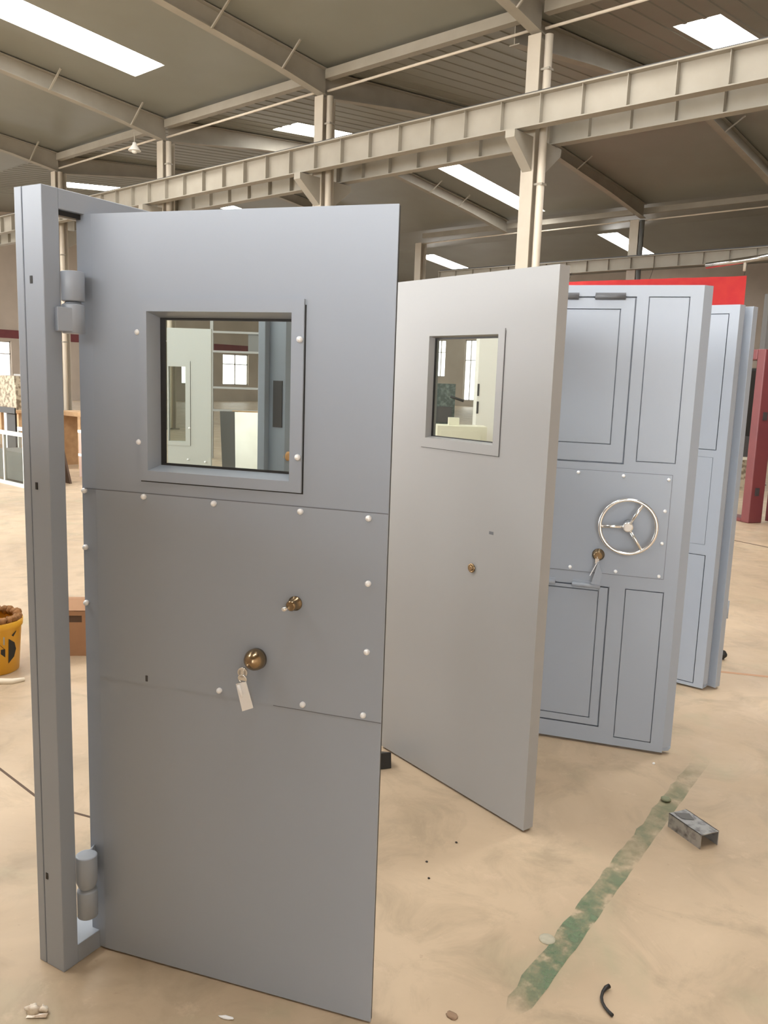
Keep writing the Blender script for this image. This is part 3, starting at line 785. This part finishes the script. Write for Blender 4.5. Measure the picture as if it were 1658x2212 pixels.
m = MB(); m.tube([(-.08, -.06, .006), (.0, -.03, .01), (.06, .04, .008), (.07, .10, .01)], [.014, .02, .018, .01], 8); tag(m.build('plastic_strip', mat('milky_plastic', (.85, .78, .65), .35), None, (-4.235, 1.80, 0)), 'white plastic strip lying on the floor at the foot of the yellow bucket', 'litter')
# brown box seen in the hinge gap
bx = thing('cardboard_box', (-4.36, 2.28, 0), 'brown cardboard box on the floor seen through the gap beside the first door', 'box', math.radians(48))
m = MB(); m.relief(-.2, .17, 0, .27, .3, [(-.03, .05, .20, .24, .006)]); m.build('box_body', CARD, bx)
MB().box(-.03, .05, .004, .0055, .20, .24).build('hand_hole', DKBOARD, bx)
m = MB(); m.add([(-.2, 0, .27), (.17, 0, .27), (.17, .10, .315), (-.2, .10, .315), (-.2, 0, .266), (.17, 0, .266), (.17, .104, .311), (-.2, .104, .311)],
                [(0, 1, 2, 3), (7, 6, 5, 4), (0, 4, 5, 1), (1, 5, 6, 2), (2, 6, 7, 3), (3, 7, 4, 0)]); m.build('box_flap', CARD, bx)
m = MB(); m.box(.075, .079, -.0008, .002, .01, .18); m.build('box_seam', DKBOARD, bx)

DARKG = mat('dark_grey_post', (.14, .14, .14), .5)
PARTH = 2.46
# ---------------------------------------------------------------- background things
VA = math.radians(41.4)
# door leaf farther back, seen through the nearest door's glass
D6 = thing('security_door', (-7.12, 5.30, 0), 'pale grey door leaf with its own window, seen through the glass of the nearest door', 'door', math.radians(41.1))
PALE = mat('pale_grey_paint', (.50, .52, .50), .45)
m = MB(); m.relief(-.455, 0, .01, 2.09, .05, [(-.44, -.265, .93, 1.70, None)]); m.build('door_leaf', PALE, D6)
m = MB(); m.relief(-.45, -.215, .885, 1.745, .006, [(-.44, -.265, .93, 1.70, None)]); m.v = [(x, y - .006, z) for x, y, z in m.v]; m.build('window_trim', PALE, D6)
MB().box(-.215, -.211, -.002, .001, .885, 1.76).build('trim_gap', DARK, D6)
MB().box(-.44, -.265, .02, .026, .93, 1.70).build('window_pane', GLASS, D6)
bolts(D6, [(.225, 1.07), (.06, .72), (.24, .74)], -.002, .012)
# metal sheets leaning on a trestle
t = thing('trestle', (-7.62, 6.18, 0), 'wooden trestle with a thick beam end behind the leaning metal sheets', 'trestle', VA)
m = MB(); m.box(-.16, .40, -.06, .03, 1.17, 1.225); m.build('top_beam', WOOD, t)
for x in (-.10, .34):
    for s in (-1, 1):
        MB().bar((x, s * .28, 0), (x, s * .02, 1.18), .05, .05).build('leg', DKBOARD, t)
def lean_sheet(name, loc, w_, h_, back, mat_, label, group, th=.004, skew=0.):
    r_ = thing(name, loc, label, 'sheet', VA, group)
    m = MB(); b_ = back
    m.add([(0 + skew, 0, 0), (w_ + skew, 0, 0), (w_, b_, h_), (0, b_, h_), (0 + skew, -th, 0), (w_ + skew, -th, 0), (w_, b_ - th, h_), (0, b_ - th, h_)],
          [(0, 1, 2, 3), (7, 6, 5, 4), (0, 4, 5, 1), (1, 5, 6, 2), (2, 6, 7, 3), (3, 7, 4, 0)])
    m.build('metal_sheet', mat_, r_); return r_
GS = 'metal sheets leaning on the trestle'
lean_sheet('metal_sheet_panel', (-7.33, 5.52, 0), .20, 1.235, .22, DKSHEET, 'dark grey sheet leaning on the trestle, left of the bright galvanised sheet', GS, skew=.10)
lean_sheet('metal_sheet_panel', (-7.45, 5.44, 0), .035, 1.25, .18, GREYM, 'narrow mid-grey strip leaning at the left end of the trestle', GS, .012)
lean_sheet('metal_sheet_panel', (-7.155, 5.60, 0), .385, 1.235, .17, SHEET, 'bright galvanised sheet leaning on the trestle, seen through the nearest window', GS, skew=.05)
# storage rack behind
t = thing('storage_rack', (-13.38, 9.98, 0), 'tall grey steel rack with cross bars, far behind the nearest door window', 'rack', VA)
for x in (0, .98, 1.06):
    MB().box(x - .03, x + .03, -.03, .03, 0, 2.9).build('upright', GREYM, t)
for z in (.92, 1.36, 2.05, 2.42):
    MB().box(0, 1.06, -.035, .035, z, z + .04).build('cross_bar', GREYM, t)
MB().box(.70, .98, .0, .3, 2.09, 2.42).build('wire_basket', DKSHEET, t)
# things seen through the second door's window
t = thing('machine_cabinet', (-5.05, 6.38, 0), 'dark green machine cabinet seen in the lower left of the second door window', 'machine', VA)
MB().box(0, .22, 0, .35, 0, 1.62).build('machine_body', GREENM, t)
MB().box(.03, .19, -.02, 0, 1.25, 1.40).build('control_panel', DARK, t)
MB().tube([(.17, -.04, 1.50), (.30, -.05, 1.46)], .012, 8).build('lever', BLACK, t)
t = thing('cream_cabinet', (-4.34, 5.57, 0), 'cream coloured cabinet seen at the bottom of the second door window', 'cabinet', VA)
MB().box(0, .42, 0, .3, 0, 1.27).build('cabinet_body', CREAM, t)
MB().box(.03, .37, -.008, 0, .75, 1.23).build('cabinet_door', CREAM, t)
MB().box(.10, .19, .1, .2, 1.27, 1.335).build('top_box', CREAM, t)
t = thing('white_locker', (-4.46, 6.29, 0), 'tall white locker at the right side of the second door window', 'locker', VA)
MB().box(0, .30, 0, .3, 0, 2.15).build('locker_body', mat('white_enamel', (.82, .80, .75), .45), t)
for z in (1.36, 1.52): MB().box(.0, .018, -.004, 0, z, z + .11).build('vent_slot', DARK, t)
# ---- left background row
t = thing('glass_case', (-12.4, 5.20, 0), 'low grey case with clear sides standing in front of the wooden workbench', 'case', 0)
m = MB(); m.box(0, 1.26, -.02, .02, .70, .755); m.box(0, 1.26, -.02, .02, 0, .05)
m.box(0, 1.26, .48, .52, .70, .755); m.box(0, 1.26, .48, .52, 0, .05)
for x in (0, .62, 1.22):
    for y in (0, .5): m.box(x, x + .035, y - .018, y + .018, .05, .70)
m.build('case_frame', mat('pale_aluminium', (.62, .62, .58), .4, .3), t)
MB().box(.0, 1.25, -.004, .004, .05, .70).build('front_pane', GLASS2, t)
MB().box(.05, 1.2, .1, .45, .05, .45).build('case_contents', GREYM, t)
t = thing('workbench', (-14.95, 5.90, 0), 'long wooden workbench behind the low case with clear sides', 'bench', 0)
MB().box(0, 2.05, 0, .7, .93, .965).build('bench_top', WOOD, t)
MB().box(0, 2.05, -.02, 0, .92, 1.01).build('bench_edge', BLACK, t)
for x in (.1, 1.9):
    for y in (.08, .6): MB().box(x, x + .06, y, y + .06, 0, .93).build('leg', WOOD, t)
MB().box(.1, 1.05, .1, .6, .25, .28).build('bench_shelf', WOOD, t)
GC_ = 'speckled cartons stacked on the workbench'
for i, (x, w_, z, h_, lb) in enumerate([(-14.5, 1.30, .965, .20, 'lowest speckled beige carton of the stack on the wooden workbench'), (-14.38, 1.18, 1.165, .19, 'middle speckled beige carton of the stack on the wooden workbench'), (-14.4, 1.16, 1.355, .14, 'topmost speckled beige carton of the stack on the wooden workbench')]):
    t = MB().box(0, w_, 0, .4, 0, h_).build('speckled_carton', STONE, None, (x, 6.05, z + .001)); tag(t, lb, 'carton', GC_)
t = thing('tool_case', (-13.72, 6.12, 0), 'black tool case with white end under the wooden workbench', 'case')
MB().box(0, .30, 0, .25, 0, .88).build('case_body', BLACK, t); MB().box(-.10, -.005, 0, .2, 0, .90).build('white_end', WHITEP, t)
t = thing('grey_cupboard', (-17.1, 7.8, 0), 'grey cupboard standing behind the stack of speckled cartons', 'cupboard')
MB().box(0, .8, 0, .5, 0, 1.50).build('cupboard_body', GREYM, t); MB().box(.03, .39, -.01, 0, .1, 1.46).build('cupboard_door', GREYM, t); MB().box(.41, .77, -.01, 0, .1, 1.46).build('cupboard_door', GREYM, t)
# through the hinge gap
m = MB(); m.prism([(0, 0), (.36, 0), (.03, .80), (0, .80)], 'y', 0, .03); tag(m.build('brown_board', DKBOARD, None, (-11.62, 5.90, 0)), 'dark brown board leaning, seen through the gap between frame and first door', 'board')
t = thing('wooden_bench', (-13.2, 6.95, 0), 'small wooden bench seen through the gap beside the first door', 'bench')
MB().box(-.5, .9, 0, .4, .86, .93).build('bench_top', WOOD, t)
for x in (-.45, .2, .8): MB().box(x, x + .09, .02, .38, 0, .86).build('leg', WOOD, t)
GP = 'pinkish crates behind the hinge gap'
for i, (z, h_, lb) in enumerate([(0, .36, 'lower pinkish crate seen through the gap beside the first door'), (.36, .36, 'upper pinkish crate with white wrap, seen through the gap beside the first door')]):
    t = thing('pink_crate', (-11.95, 6.42, z), lb, 'crate', 0, GP)
    MB().box(0, .6, 0, .4, 0, h_ - .02).build('crate_body', PINK, t); MB().box(-.01, .61, -.01, .41, h_ - .04, h_).build('crate_rim', WHITEP, t)
# ---- right background
RA = math.atan2(-.467, .884)
RF = thing('metal_portal', (-3.40, 10.82, 0), 'dark red steel door frame standing open at the right edge, with a sill', 'door frame', RA)
m = MB(); m.box(-.13, 0, 0, .22, 0, 2.17); m.box(-1.15, -1.02, 0, .22, 0, 2.17); m.box(-1.02, -.13, 0, .22, 2.04, 2.17); m.box(-1.02, -.13, 0, .22, 0, .05)
m.build('frame_profile', RED, RF, bevel=.012)
for z in (.35, 1.30, 2.0): MB().box(-.004, .012, .06, .12, z, z + .10).build('frame_hinge', DARK, RF)
t = thing('security_door', (-3.29, 11.12, 0), 'dark red steel door leaf at the right edge beside the red frame', 'door', RA)
m = MB(); m.relief(0, .95, .02, 2.17, .07, [(.08, .87, .12, 2.05, .02), (.03, .05, .02, 2.17, .01)]); m.build('door_leaf', RED, t)
MB().box(.05, .08, -.03, 0, 1.0, 1.12).build('door_handle', DARK, t)
t = thing('tool_bench', (-5.15, 13.9, 0), 'cluttered bench seen through the red frame behind the grey doors', 'bench', VA)
MB().box(-.3, .75, 0, .5, .52, .57).build('bench_top', mat('pale_top', (.55, .54, .46), .5), t)
MB().box(-.3, .75, .05, .45, .0, .52).build('bench_body', STONE, t)
t2 = thing('dark_toolbox', (-5.10, 14.02, .571), 'dark toolbox on the bench seen through the red frame', 'toolbox', VA)
MB().box(-.2, .62, 0, .35, 0, .34).build('toolbox_body', DARK, t2); MB().box(.18, .42, -.01, 0, .08, .26).build('label_plate', GREYM, t2)
MB().box(.24, .36, .1, .2, .34, .40).build('white_cap', WHITEP, t2)
t = thing('black_machine', (-5.0, 14.7, 0), 'tall black machine with a pale curved edge behind the red frame', 'machine', VA)
m = MB(); m.box(-.4, .40, 0, .6, 0, 2.05); m.build('machine_body', BLACK, t, bevel=.05)
m = MB(); m.tube([(.42, -.02, 1.2), (.43, -.02, 1.9)], .03, 10); m.build('pale_edge', mat('pale_trim', (.62, .68, .64), .4), t)
t = thing('steel_post', (-4.88, 15.6, 0), 'dark grey steel post rising behind the red frames at the right edge', 'post', VA)
MB().box(-.1, .1, -.1, .1, 0, 3.35).build('post_shaft', DARKG, t); MB().box(-.16, .16, -.16, .16, 0, .02).build('base_plate', DARKG, t)
# red banner and duct
t = thing('red_banner', (-17.3, 30.0, 4.35), 'plain bright red banner hanging below the distant crane girder', 'banner')
m = MB(); n_ = 40
vs_ = []
for i in range(n_ + 1):
    x = 7.0 * i / n_; zt_ = 5.72 - .15 * i / n_
    for z in (0, (zt_ - 4.35) / 2, zt_ - 4.35):
        vs_.append((x, .03 * math.sin(i * .9) + .02 * math.sin(i * .37 + z), z))
k_ = len(vs_)
vs_ += [(x, y + .004, z) for x, y, z in vs_]
fs_ = []
for i in range(n_):
    for j in range(2):
        a_ = 3 * i + j
        fs_.append((a_, a_ + 3, a_ + 4, a_ + 1)); fs_.append((k_ + a_ + 1, k_ + a_ + 4, k_ + a_ + 3, k_ + a_))
m.add(vs_, fs_, True); m.build('banner_cloth', REDCLOTH, t)
for x in (.1, 3.5, 6.9): MB().tube([(x, 0, 1.25), (x, .3, 1.76)], .008, 6).build('hanging_cord', DARK, t)
t = thing('vent_duct', (-11.5, 29.4, 5.90), 'shiny metal pipe hanging at the right edge above the red banner', 'pipe')
MB().tube([(0, 0, 0), (2.4, 0, .20)], .10, 18).build('pipe_tube', CHROME, t)
MB().tube([(1.3, 0, -.25), (1.3, 0, .1)], .05, 10).build('pipe_bracket', PIPEM, t)
# unseen low partition behind the camera, added to shade the lower door faces
struct(MB().box(-9.0, .95, -1.35, -1.20, 0, PARTH).build('wall_shade_near', WALLM))

# ---------------------------------------------------------------- light
w = bpy.data.worlds.new('world'); S.world = w; w.use_nodes = True
bg = w.node_tree.nodes['Background']; bg.inputs[0].default_value = (.97, .968, .955, 1); bg.inputs[1].default_value = 8.8

S.view_settings.view_transform = 'Standard'; S.view_settings.look = 'None'
S.view_settings.gamma = 1; S.view_settings.use_curve_mapping = False; S.view_settings.exposure = .37
S.cycles.max_bounces = 8; S.cycles.diffuse_bounces = 5; S.cycles.transparent_max_bounces = 12
S.cycles.caustics_reflective = False; S.cycles.caustics_refractive = False
S.cycles.sample_clamp_indirect = 4
S.cycles.use_denoising = True
